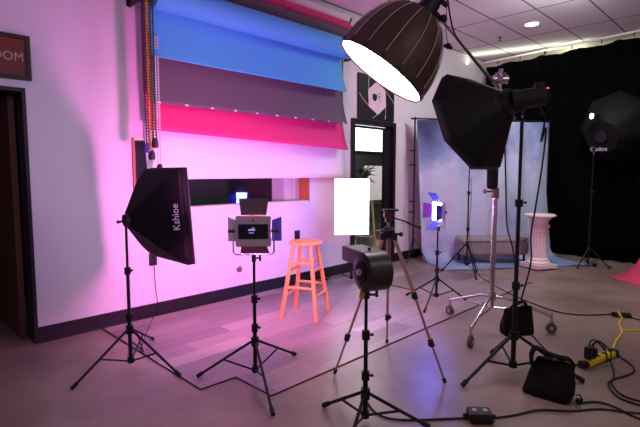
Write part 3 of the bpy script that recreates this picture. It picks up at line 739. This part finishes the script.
# far right octabox
B6 = (4.0, 6.86, 0)
stand('light_stand', 'thin black light stand by the black curtain at far right', B6, 1.66, [(3.75, 6.7), (4.2, 6.65), (4.05, 7.15)], .28, .06, r=.012)
nu = Vector((-.72, -.25, -.38)).normalized(); apu = Vector((4.13, 6.90, 1.92))
tu, mxu = dome('umbrella_softbox', 'dark grey umbrella softbox at the right edge before the black curtain', apu, Vector((.82, .45, .32)), .56, .45, 8, (1.3, .9), mat('charcoal_nylon', (8, 7, 7), .7, spec=.2), M['silver'], None, 4, .25, math.radians(8), .05, .02)
tb6 = thing('studio_strobe', 'small strobe with a bright white flash tube on the far right stand', 'strobe', (4.0, 6.86, 1.69))
mb = MB(); mb.tube([(0, 0, .0), (0, 0, .10)], .02, 10); mb.build('mount', M['blackp'], tb6)
mb = MB(); mb.tube([(-.09, -.04, .50), (.03, .02, .545)], .04, 16); mb.build('body', M['blackp'], tb6)
mb = MB(); mb.sphere((-.085, -.05, .52), .03, 12, (.9, .9, 1.3)); mb.build('flash_tube', M['e_spot'], tb6)
nn_ = Vector((.82, .45, .32)).normalized(); zd = -nn_; yd = (Vector((0, 0, 1))-zd*zd.z).normalized(); xd = yd.cross(zd)
mlg = Matrix((xd, yd, zd)).transposed().to_4x4(); mlg.translation = -nn_*.036-yd*.20-xd*.18
text('logo', 'Godox', .09, M['logowhite'], tu, mlg)

# ------------------------------------------------------------------ chrome boom stand
B7 = Vector((1.515, 4.03, 0))
t = thing('chrome_boom_stand', 'chrome rolling stand on three casters carrying the boom', 'boom stand', B7)
def loc(p): return Vector(p)-B7
mb = MB(); mb.tube([(0, 0, .22), (0, 0, 1.25)], .021, 16); mb.build('column', M['chrome'], t)
mb = MB(); mb.tube([(0, 0, 1.2), (0, 0, 2.12)], .016, 16); mb.build('riser', M['chrome'], t)
mb = MB(); mb.tube([(0, 0, 1.18), (0, 0, 1.27)], .032, 16); mb.tube([(0, 0, 1.24), (-.09, -.02, 1.24)], .01, 10); mb.sphere((-.10, -.02, 1.24), .024, 10, (.6, 1, 1)); mb.build('locking_collar', M['copper'], t)
mb = MB(); mb.tube([(0, 0, .28), (0, 0, .36)], .036, 16); mb.build('hub', M['chrome'], t); mb = MB(); mb.tube([(0, 0, .62), (0, 0, .66)], .028, 16); mb.build('column_ring', M['chrome'], t)
for q in ((1.21, 3.64), (1.28, 4.50), (2.02, 3.97)):
    f = loc((*q, .12)); d = Vector((f.x, f.y, 0)).normalized()
    mb = MB(); mb.tube([d*.03+Vector((0, 0, .31)), d*.12+Vector((0, 0, .30)), f+Vector((0, 0, .03))], .013, 10); lg = mb.build('leg', M['chrome'], t)
    mb = MB(); mb.tube([d*.02+Vector((0, 0, .21)), (d*.03+Vector((0, 0, .3))).lerp(f, .55)], .009, 8); mb.build('brace', M['chrome'], t)
    mb = MB(); mb.tube([f+Vector((0, 0, .05)), f+Vector((0, 0, -.02))], .012, 10); mb.box((f.x, f.y, .085), (.05, .014, .03), bev=.003); mb.build('caster_fork', M['chrome'], lg)
    mb = MB(); ax = d.cross(Vector((0, 0, 1))); c_ = Vector((f.x, f.y, .046)); mb.tube([c_-ax*.014, c_+ax*.014], .045, 20); w_ = mb.build('caster_wheel', M['castergrey'], lg)
    mb = MB(); mb.tube([c_-ax*.016, c_+ax*.016], .018, 14); mb.build('wheel_hub', M['chrome'], lg)
mb = MB(); mb.tube([(0, 0, 2.10), (0, 0, 2.24)], .03, 14); mb.tube([(-.06, -.03, 2.18), (.06, -.03, 2.18)], .035, 14); mb.tube([(0, -.05, 2.18), (.0, -.10, 2.20)], .01, 8); mb.sphere((0, -.11, 2.2), .022, 8)
mb.tube([(0, 0, 2.2), (.02, 0, 2.27)], .02, 10); mb.build('grip_head', M['chrome'], t)
pA = at(515, 119, 4.12); pC = at(497, 86, 3.96); pB = at(441, 20, 3.55)
tm = thing('boom_arm', 'long metal boom arm reaching up from the chrome stand', 'boom arm', pC)
mb = MB(); mb.tube([pA-pC, Vector((0, 0, 0)), pB-pC], [.012, .013, .010], 12); mb.build('arm_tube', mat('brushed_boom', (150, 130, 120), .35, .9), tm)
mb = MB(); mb.tube([pB-pC, pB-pC+(pB-pC).normalized()*.1], .02, 12); mb.sphere(pB-pC+Vector((.01, -.03, 0)), .03, 10); mb.build('end_clamp', M['blackp'], tm)
tw = thing('counterweight', 'black cylindrical counterweight hanging from a cord by the chrome stand', 'counterweight', at(492.5, 177, 3.98))
mb = MB(); mb.lathe([(.0, -.105), (.035, -.10), (.045, -.08), (.046, .07), (.036, .09), (0, .095)], 18); mb.build('weight_body', M['rubber'], tw)
mb = MB(); mb.tube([(0, 0, .09), (.003, .01, .17), (.02, 0, .42)], .004, 6); mb.build('cord', M['rubber'], tw)
# wires hanging by the boom
k0 = at(448, 46, 3.5)
tk = thing('hanging_bulb_plug', 'small black plug dangling on thin wires beside the large softbox', 'plug', k0)
mb = MB(); mb.sphere((0, 0, 0), .022, 8, (1, 1, 1.1)); mb.sphere((.018, 0, -.012), .016, 8); mb.sphere((-.02, 0, .0), .014, 8); mb.build('plug_body', M['rubber'], tk)
mb = MB(); mb.tube([Vector((0, 0, 0)), at(446, 30, 3.5)-k0, at(447, -8, 3.5)-k0], .0025, 5); mb.build('wire', M['rubber'], tk)
def cable(label, pts, r=.0045, m=None, name='cable', cat='cable', k=8, group=None):
    p = spline(pts, k); mb = MB(); base = p[0].copy(); mb.tube([q-base for q in p], r, 7)
    o = mb.build(name, m or M['rubber']); o.location = base; return tag(o, label, cat, group)
cable('black power cable looping down from above along the boom', [at(447, -10, 3.42), at(450, 15, 3.42), at(457, 38, 3.5), at(480, 68, 3.7), at(492, 82, 3.9)], .006)

# ------------------------------------------------------------------ camera tripod
B8 = Vector((.49, 3.30, 0))
t = thing('camera_tripod', 'bronze three-legged camera tripod with dark red pan head', 'tripod', B8); t.scale = (1, 1, .966)
apx = Vector((0, 0, 1.02))
for q in ((.10, 3.12), (.55, 3.72), (.83, 2.98)):
    f = Vector((q[0]-B8.x, q[1]-B8.y, .012)); d = Vector((f.x, f.y, 0)).normalized(); h = apx+d*.045-Vector((0, 0, .04))
    m1 = h.lerp(f, .42); m2 = h.lerp(f, .74)
    e = d.cross(Vector((0, 0, 1)))*.010
    mb = MB(); mb.tube([h+e, m1+e], .0085, 8); mb.tube([h-e, m1-e], .0085, 8); lg = mb.build('leg', M['bronze'], t)
    mb = MB(); mb.tube([m1, m2], .0095, 8); mb.tube([m2, f.lerp(m2, .02)], .0075, 8); mb.build('lower_tube', M['bronze'], lg)
    for mm in (m1, m2):
        mb = MB(); dd = (f-h).normalized(); mb.tube([mm-dd*.025, mm+dd*.025], .019, 10); mb.box(tuple(mm+e*2), (.02, .02, .03), bev=.004); mb.build('leg_lock', M['blackp'], lg)
    mb = MB(); mb.tube([f+(h-f).normalized()*.03, f], [.013, .012], 8); mb.build('rubber_foot', M['rubber'], lg)
    mb = MB(); mb.tube([(0, 0, .62), h.lerp(f, .38)], .004, 6); mb.build('brace', M['redpl'], t)
    mb = MB(); mb.box(tuple(h), (.045, .045, .06), bev=.008); mb.build('leg_hinge', M['blackp'], t)
mb = MB(); mb.tube([(0, 0, .58), (0, 0, 1.10)], .012, 12); mb.build('centre_column', M['bronze'], t)
mb = MB(); mb.lathe([(.035, .97), (.045, .99), (.045, 1.03), (.028, 1.05)], 20); mb.tube([(.03, -.02, 1.0), (.075, -.04, 1.0)], .008, 8); mb.sphere((.08, -.042, 1.0), .018, 8); mb.build('crown', M['blackp'], t)
mb = MB(); mb.box((0, 0, 1.12), (.05, .05, .075), bev=.008); mb.tube([(-.035, 0, 1.14), (.035, 0, 1.14)], .022, 14); mb.build('pan_head', M['redpl'], t)
mb = MB(); mb.box((.01, 0, 1.175), (.11, .07, .012), bev=.003); mb.box((.01, 0, 1.164), (.06, .05, .012)); mb.build('camera_plate', M['blackp'], t)
mb = MB(); mb.tube([(.02, 0, 1.12), (.10, -.05, 1.10), (.19, -.10, 1.065)], [.006, .006, .006], 8); mb.tube([(.12, -.06, 1.092), (.205, -.11, 1.058)], .011, 10); mb.build('pan_handle', M['blackp'], t)

# ------------------------------------------------------------------ blower on the front stand
B9 = Vector((.255, 2.52, 0))
stand('light_stand', 'black light stand under the blower in the foreground', B9, .74, [(.02, 2.68), (.12, 2.16), (.60, 2.44)], .165, .04, r=.014, legr=.010)
t = thing('blower_fan', 'black drum shaped blower fan with box outlet, on the foreground stand', 'fan', (B9.x, B9.y, .77))
axd = Vector((-.92, -.39, 0)).normalized(); od = Vector((-.39, .92, 0)).normalized(); up = Vector((0, 0, 1))
cD = Vector((.035, .0, .092)); Lr = .065; R0 = .108
BR = Matrix((od, up, axd)).transposed().to_4x4(); BR.translation = cD     # local x = outlet dir, y = up, z = axis
mb = MB(); n = 36; ring = []
for k in range(n+1):
    a = PI/2-2*PI*k/n        # volute grows towards the outlet
    ring.append((R0*(1+.0*k/n)*math.cos(a), R0*math.sin(a)))
prof = ring[:-1]
vs = [(x, y, z) for z in (-Lr, Lr) for x, y in prof]+[(x*.93, y*.93, z*1.08) for z in (-Lr, Lr) for x, y in prof]
N = len(prof); fs = [[k, (k+1) % N, N+(k+1) % N, N+k] for k in range(N)]+[[k, (k+1) % N, 2*N+(k+1) % N, 2*N+k] for k in range(N)]+[[N+k, N+(k+1) % N, 3*N+(k+1) % N, 3*N+k] for k in range(N)]+[[2*N+k for k in range(N)], [3*N+k for k in range(N)]]
mb.add(vs, fs, BR); mb.build('drum_housing', mat('brown_black_plastic', (44, 32, 28), .38), t)
mb = MB(); mb.box((.12, R0-.042, 0), (.26, .084, Lr*2+.008), BR, bev=.004); mb.build('outlet_duct', mat('brown_black_duct', (42, 30, 27), .4), t)
mb = MB(); mb.tube([BR @ Vector((0, 0, Lr)), BR @ Vector((0, 0, Lr+.012))], .06, 24); g_ = mb.build('intake_grille', M['rubber'], t)
mb = MB(); mb.tube([BR @ Vector((0, 0, Lr+.01)), BR @ Vector((0, 0, Lr+.03))], .018, 14); mb.build('motor_cap', M['greycase'], t)
mb = MB(); mb.sphere((0, 0, 0), .01, 8, mx=BR @ Matrix.Translation((.04, R0+.008, 0))); mb.build('thumb_screw', M['blackp'], t)
mb = MB(); mb.tube([BR @ Vector((.0, -.05, Lr+.005)), Vector((-.03, -.02, -.05)), Vector((0, 0, -.03))], .006, 8); mb.tube([(0, 0, -.06), (0, 0, .02)], .02, 12); mb.tube([(.0, 0, -.04), (.05, -.02, -.035)], .007, 8); mb.box((.055, -.02, -.03), (.015, .014, .035)); mb.build('mounting_foot', M['blackp'], t)
tg = thing('warning_tag', 'yellow tag hanging below the blower fan', 'tag', (B9.x-.025, B9.y-.03, .745))
mb = MB(); mb.box((0, 0, 0), (.028, .004, .065), Matrix.Rotation(.15, 4, 'Y')); mb.build('tag_card', M['tagyel'], tg, False)
mb = MB()
for z in (.018, .006, -.006): mb.box((.002, -.003, z), (.018, .001, .004), Matrix.Rotation(.15, 4, 'Y'))
mb.build('print', M['blackp'], tg, False)

# ------------------------------------------------------------------ sandbags
def bag_body(w_, d_, h_, seed, pinch=.35, ex=6):
    def f(a, b):
        th = 2*PI*a; ca, sa = math.cos(th), math.sin(th)
        r = (abs(ca)**ex+abs(sa)**ex)**(-1/ex)
        k = 1-pinch*b**1.6; kd = (1-.86*b**1.5)*(.72+.28*math.sin(min(1, b*3+.25)*PI/2))
        if b < .04: kk = b/.04; k *= .90+.1*kk
        p = Vector((r*ca*w_/2*k, r*sa*d_/2*kd, h_*b))
        nn = noise.noise(p*9+Vector((seed, 0, 0)))*.018
        return (p.x*(1+nn*3), p.y*(1+nn*4), max(0, p.z+nn*(b > .1)))
    return f
t = thing('sandbag', 'black saddle sandbag strapped on the tall black stand', 'sandbag', (1.425, 3.285, .235), math.radians(8), 'black sandbags weighting the stands')
for s in (-1,):
    mb = MB(); f = bag_body(.235, .10, .20, 3, .12); mb.grid(f, 40, 16); mb.add([f(k/40, 0) for k in range(40)], [list(range(40))]); mb.add([f(k/40, 1) for k in range(40)], [list(range(40))]); mb.build('bag_body', M['fabric'], t)
mb = MB(); pts = spline([(-.075, 0, .17), (-.04, -.02, .22), (-.01, -.045, .25), (.02, -.045, .25), (.05, -.02, .215), (.08, 0, .17)], 5)
for dy in (-.012, 0, .012): mb.tube([p+Vector((0, dy, 0)) for p in pts], .007, 6)
mb.build('carry_strap', M['fabric'], t)
t = thing('sandbag', 'black sandbag with a looped carry handle lying on the floor at right', 'sandbag', (1.455, 2.83, .003), math.radians(-42), 'black sandbags weighting the stands')
mb = MB(); f0 = bag_body(.285, .205, .215, 9, .25, 7)
def f(a, b): p = f0(a, b); return (p[0]+.03*b-.02, p[1]+.03*b, p[2])
mb.grid(f, 48, 18); mb.add([f(k/48, 0) for k in range(48)], [list(range(48))]); mb.add([f(k/48, 1) for k in range(48)], [list(range(48))]); mb.build('bag_body', M['fabric'], t)
mb = MB(); pts = spline([(-.11, .02, .17), (-.115, .03, .24), (-.09, .03, .285), (-.03, .02, .262), (.04, .01, .245), (.10, .01, .235), (.125, .02, .20), (.115, .03, .15)], 6)
RB = Matrix.Rotation(math.radians(28), 3, 'Z')
for dy in (-.02, -.01, 0, .01, .02): mb.tube([RB @ (p+Vector((0, dy, 0))) for p in pts], .010, 6)
mb.build('carry_strap', M['fabric'], t)
mb = MB(); mb.box((.165, -.03, .025), (.03, .03, .035), bev=.004); mb.tube([(.15, -.03, .06), (.17, -.03, .065), (.185, -.03, .04), (.18, -.03, .012)], .005, 6); mb.build('buckle', M['blackp'], t)

# ------------------------------------------------------------------ cables and power gear on the floor
def F(*a): return [fl(x, y, .007) for x, y in a]
cable('black floor cable running from the bench to the cable junction', F((466, 262), (475, 272), (490, 283), (515, 296), (548, 309), (570, 314), (592, 315), (612, 314)), .006)
cable('black cable leaving the junction towards the right edge', F((630, 317), (640, 320), (652, 323)), .006)
cable('thin cable from the blower stand to the black dimmer box', F((366, 400), (374, 411), (388, 418), (410, 420), (440, 419), (468, 418)), .006)
cable('black cable from the dimmer box across the floor to the right', F((494, 418), (515, 415), (540, 410), (570, 411), (600, 409), (625, 412), (650, 414)), .0055)
cable('black cable curving from behind the sandbag to the right edge', F((580, 403), (598, 402), (615, 407), (635, 417), (655, 424)), .0055)
cable('black cable from the tall stand to the power strip', F((524, 326), (535, 338), (548, 352), (565, 362), (583, 366)), .006)
cable('black adapter cable in a wide loop beside the power strip', F((612, 352), (622, 358), (634, 368), (630, 374), (612, 380), (609, 386), (620, 398), (650, 408)), .006)
cable('black cable looping from the power strip to the right edge', F((590, 360), (592, 345), (600, 342), (606, 350), (614, 372), (612, 384), (624, 396), (652, 404)), .006)
cable('yellow extension cord running from the power strip to the junction', F((612, 352), (616, 341), (622, 332), (619, 324), (622, 318), (621, 315)), .009, M['yellow'], 'extension_cord', 'extension cord')
cable('yellow extension cord running to the right edge', F((622, 331), (632, 330), (650, 331)), .009, M['yellow'], 'extension_cord', 'extension cord')
cable('dark red cable looping at the foot of the left light stand', F((133, 342), (139, 348), (143, 352))+[fl(141, 344, .007), fl(137, 335, .007)], .005)
pw = WU(.945, .03, .52)
cable('thin cable hanging from the black outlet down to the floor', [pw, WU(.95, .04, .3), WU(.96, .05, .08), fl(153, 318, .008), fl(146, 334, .008), fl(141, 348, .008)], .004)
cable('black cable hanging from the strobe beside the tall black stand', [at(540, 108, 3.1), at(545, 118, 3.12), at(541, 142, 3.12), at(546, 128, 3.12), at(543, 160, 3.14), at(536, 205, 3.16), at(531, 235, 3.18), at(531, 262, 3.2), at(524, 290, 3.22), at(521, 300, 3.23)], .006)
cable('thin black cable hanging between the chrome stand and the tall black stand', [at(504, 125, 3.9), at(505, 150, 3.9), at(506, 190, 3.9), at(507, 225, 3.9), at(513, 250, 3.8), at(516, 280, 3.6), at(517, 298, 3.5)], .006)
cable('thin cable hanging down the slim stand before the bench', [at(471, 178, 6.28), at(471, 205, 6.28), at(469, 230, 6.28), at(474, 258, 6.28), fl(478, 270, .008)], .004)
# slim stand before the bench
B10 = Vector((2.02, 6.33, 0))
stand('light_stand', 'slim black light stand in front of the grey bench', B10, 1.62, [(1.72, 6.50), (2.20, 6.45), (2.03, 5.95)], .42, .14, r=.012)

t = thing('dimmer_box', 'small black control box on the floor at bottom centre', 'control box', (.905, 2.53, .002), math.radians(-4))
mb = MB(); mb.box((0, 0, .028), (.13, .10, .055), bev=.006); mb.build('case', M['blackp'], t)
for x in (-.03, .03): mb = MB(); mb.box((x, -.0, .058), (.022, .03, .008), bev=.002); mb.build('switch', M['greycase'], t)
for x in (-1, 1): mb = MB(); mb.tube([(x*.06, .01, .025), (x*.09, .01, .02)], .010, 8); mb.build('cable_gland', M['rubber'], t)
a_, b_ = fl(585, 367, 0), fl(612, 356, 0); dd = b_-a_
t = thing('power_strip', 'yellow power strip with black plugs on the floor at right', 'power strip', ((a_+b_)/2).to_tuple(), math.atan2(dd.y, dd.x))
L = dd.length
mb = MB(); mb.box((0, 0, .024), (L, .06, .044), bev=.008); mb.build('strip_body', M['yellow'], t)
for s in (-1, 1): mb = MB(); mb.box((s*(L/2+.02), 0, .026), (.055, .066, .048), bev=.01); mb.build('end_cap', M['blackp'], t)
for k in range(4): mb = MB(); mb.box((-L/2+.09+k*.085, 0, .0475), (.04, .03, .004), bev=.001); mb.build('socket', M['rubber'], t)
for k, (x, h_) in enumerate(((-.12, .09), (-.06, .07))):
    tp = thing('power_adapter', ['tall black adapter plugged into the power strip', 'short black adapter plugged into the power strip'][k], 'adapter', (Vector(t.location)+Matrix.Rotation(t.rotation_euler.z, 3, 'Z') @ Vector((x-.03, .0, .051))).to_tuple(), t.rotation_euler.z)
    mb = MB(); mb.box((0, 0, h_/2), (.045, .05, h_), bev=.006); mb.build('adapter_body', M['blackp'], tp)
    mb = MB(); mb.tube(spline([(0, 0, h_), (.02, 0, h_+.04), (.09, .0, h_+.03), (.16, -.04, .03), (.16, -.05, -.045)], 6), .005, 6); mb.build('adapter_cord', M['rubber'], tp)
j = fl(621, 317, 0)
t = thing('cable_junction', 'black cable connector block with a yellow plug on the floor', 'connector', j.to_tuple(), math.radians(-15))
mb = MB(); mb.box((0, 0, .022), (.17, .06, .042), bev=.01); mb.build('connector_body', M['blackp'], t)
mb = MB(); mb.tube([(-.02, .02, .045), (-.03, -.01, .06), (-.02, -.05, .02)], .011, 8); mb.build('yellow_plug', M['yellow'], t)
p = fl(594.5, 267, 0); t = thing('power_adapter', 'small black power adapter on the floor by the far right stand', 'adapter', p.to_tuple())
mb = MB(); mb.box((0, 0, .03), (.06, .05, .058), bev=.008); mb.build('adapter_body', M['blackp'], t)
mb = MB(); mb.tube(spline([(.0, .03, .01), (.08, .12, .006), (.2, .1, .006), (.26, -.02, .006), (.12, -.12, .006)], 6), .004, 6); mb.build('adapter_cord', M['rubber'], t)

# pink paper sweep at the right edge
q0 = Vector((3.88, 6.20, 0)); q1 = Vector((4.02, 5.30, 0)); ev = (q1-q0).normalized(); pv = Vector((-ev.y, ev.x, 0))
t = thing('pink_paper_sweep', 'pink paper backdrop sweeping onto the floor at the right edge', 'backdrop', q0)
def pf(a, b):
    Lf, R = .05, .52; tot = Lf+R*PI/2+.7; s = b*tot
    if s < Lf: x, z = s, 0
    elif s < Lf+R*PI/2: th = (s-Lf)/R; x, z = Lf+R*math.sin(th), R-R*math.cos(th)
    else: x, z = Lf+R, R+s-Lf-R*PI/2
    p = ev*(a*1.8)+pv*x; return (p.x, p.y, z+.004)
mb = MB(); mb.grid(pf, 8, 40); mb.build('paper_sheet', M['ppink'], t, solid=.002)

# ------------------------------------------------------------------ things in the room behind the glass door
def rt(name, label, cat, u, w_, z=0, group=None): return thing(name, label, cat, WU(u, w_, z), ANG, group)
t = rt('side_table', 'black table standing in the room beyond the glass door', 'table', 6.9, -1.9)
mb = MB(); mb.box((0, 0, .74), (1.5, .6, .04)); mb.build('tabletop', M['black'], t, False)
for x in (-.7, .7):
    for y in (-.25, .25): mb = MB(); mb.box((x, y, .36), (.05, .05, .72)); mb.build('leg', M['black'], t, False)
t = rt('potted_plant', 'leafy green potted plant behind the glass door', 'plant', 4.95, -.62)
mb = MB(); mb.lathe([(.12, 0), (.16, .35), (.14, .36), (.13, .3), (0, .3)], 20); mb.build('pot', M['terra'], t)
mb = MB(); mb.tube([(0, 0, .3), (.02, 0, 1.40)], .012, 8); mb.build('stem', M['jambwood'], t)
mb = MB()
for k in range(80):
    a = random.uniform(0, 2*PI); e = random.uniform(-.4, 1.0); l = random.uniform(.12, .24); b = Vector((.02, 0, random.uniform(1.25, 1.45)))
    d = Vector((math.cos(a)*math.cos(e), math.sin(a)*math.cos(e), math.sin(e))); s_ = d.cross(Vector((0, 0, 1))).normalized()*.018
    mb.add([b, b+d*l*.5+s_, b+d*l+Vector((0, 0, -.03)), b+d*l*.5-s_], [[0, 1, 2, 3]])
mb.build('foliage', M['leaf'], t, False)
t = rt('presentation_board', 'white board leaning on a pine easel beyond the glass door', 'board', 5.62, -.98, .90)
mb = MB(); mb.box((0, 0, .31), (.50, .015, .62)); mb.build('board_panel', M['white'], t, False)
t = rt('easel', 'pale pine easel standing beyond the glass door', 'easel', 5.62, -1.10)
for dx in (-.2, .2): mb = MB(); mb.tube([(dx*1.15, 0, 0), (dx*.3, .0, 1.35)], .022, 6); mb.build('leg', M['easelwood'], t)
mb = MB(); mb.tube([(0, .5, 0), (0, .05, 1.3)], .018, 6); mb.build('rear_leg', M['easelwood'], t)
mb = MB(); mb.box((0, -.04, .92), (.5, .06, .03)); mb.build('shelf_bar', M['easelwood'], t, False)

t = rt('storage_cabinet', 'pale cabinet seen through the right end of the long window', 'cabinet', 2.99, -.36)
mb = MB(); mb.box((0, 0, .68), (.30, .24, 1.36)); mb.build('cabinet_body', M['white'], t, False)
mb = MB(); mb.box((0, -.128, .68), (.27, .015, 1.28)); d = mb.build('cabinet_door', M['white'], t, False)
mb = MB(); mb.tube([(-.10, -.145, .6), (-.10, -.145, .75)], .008, 8); mb.build('door_handle', M['chrome'], d)
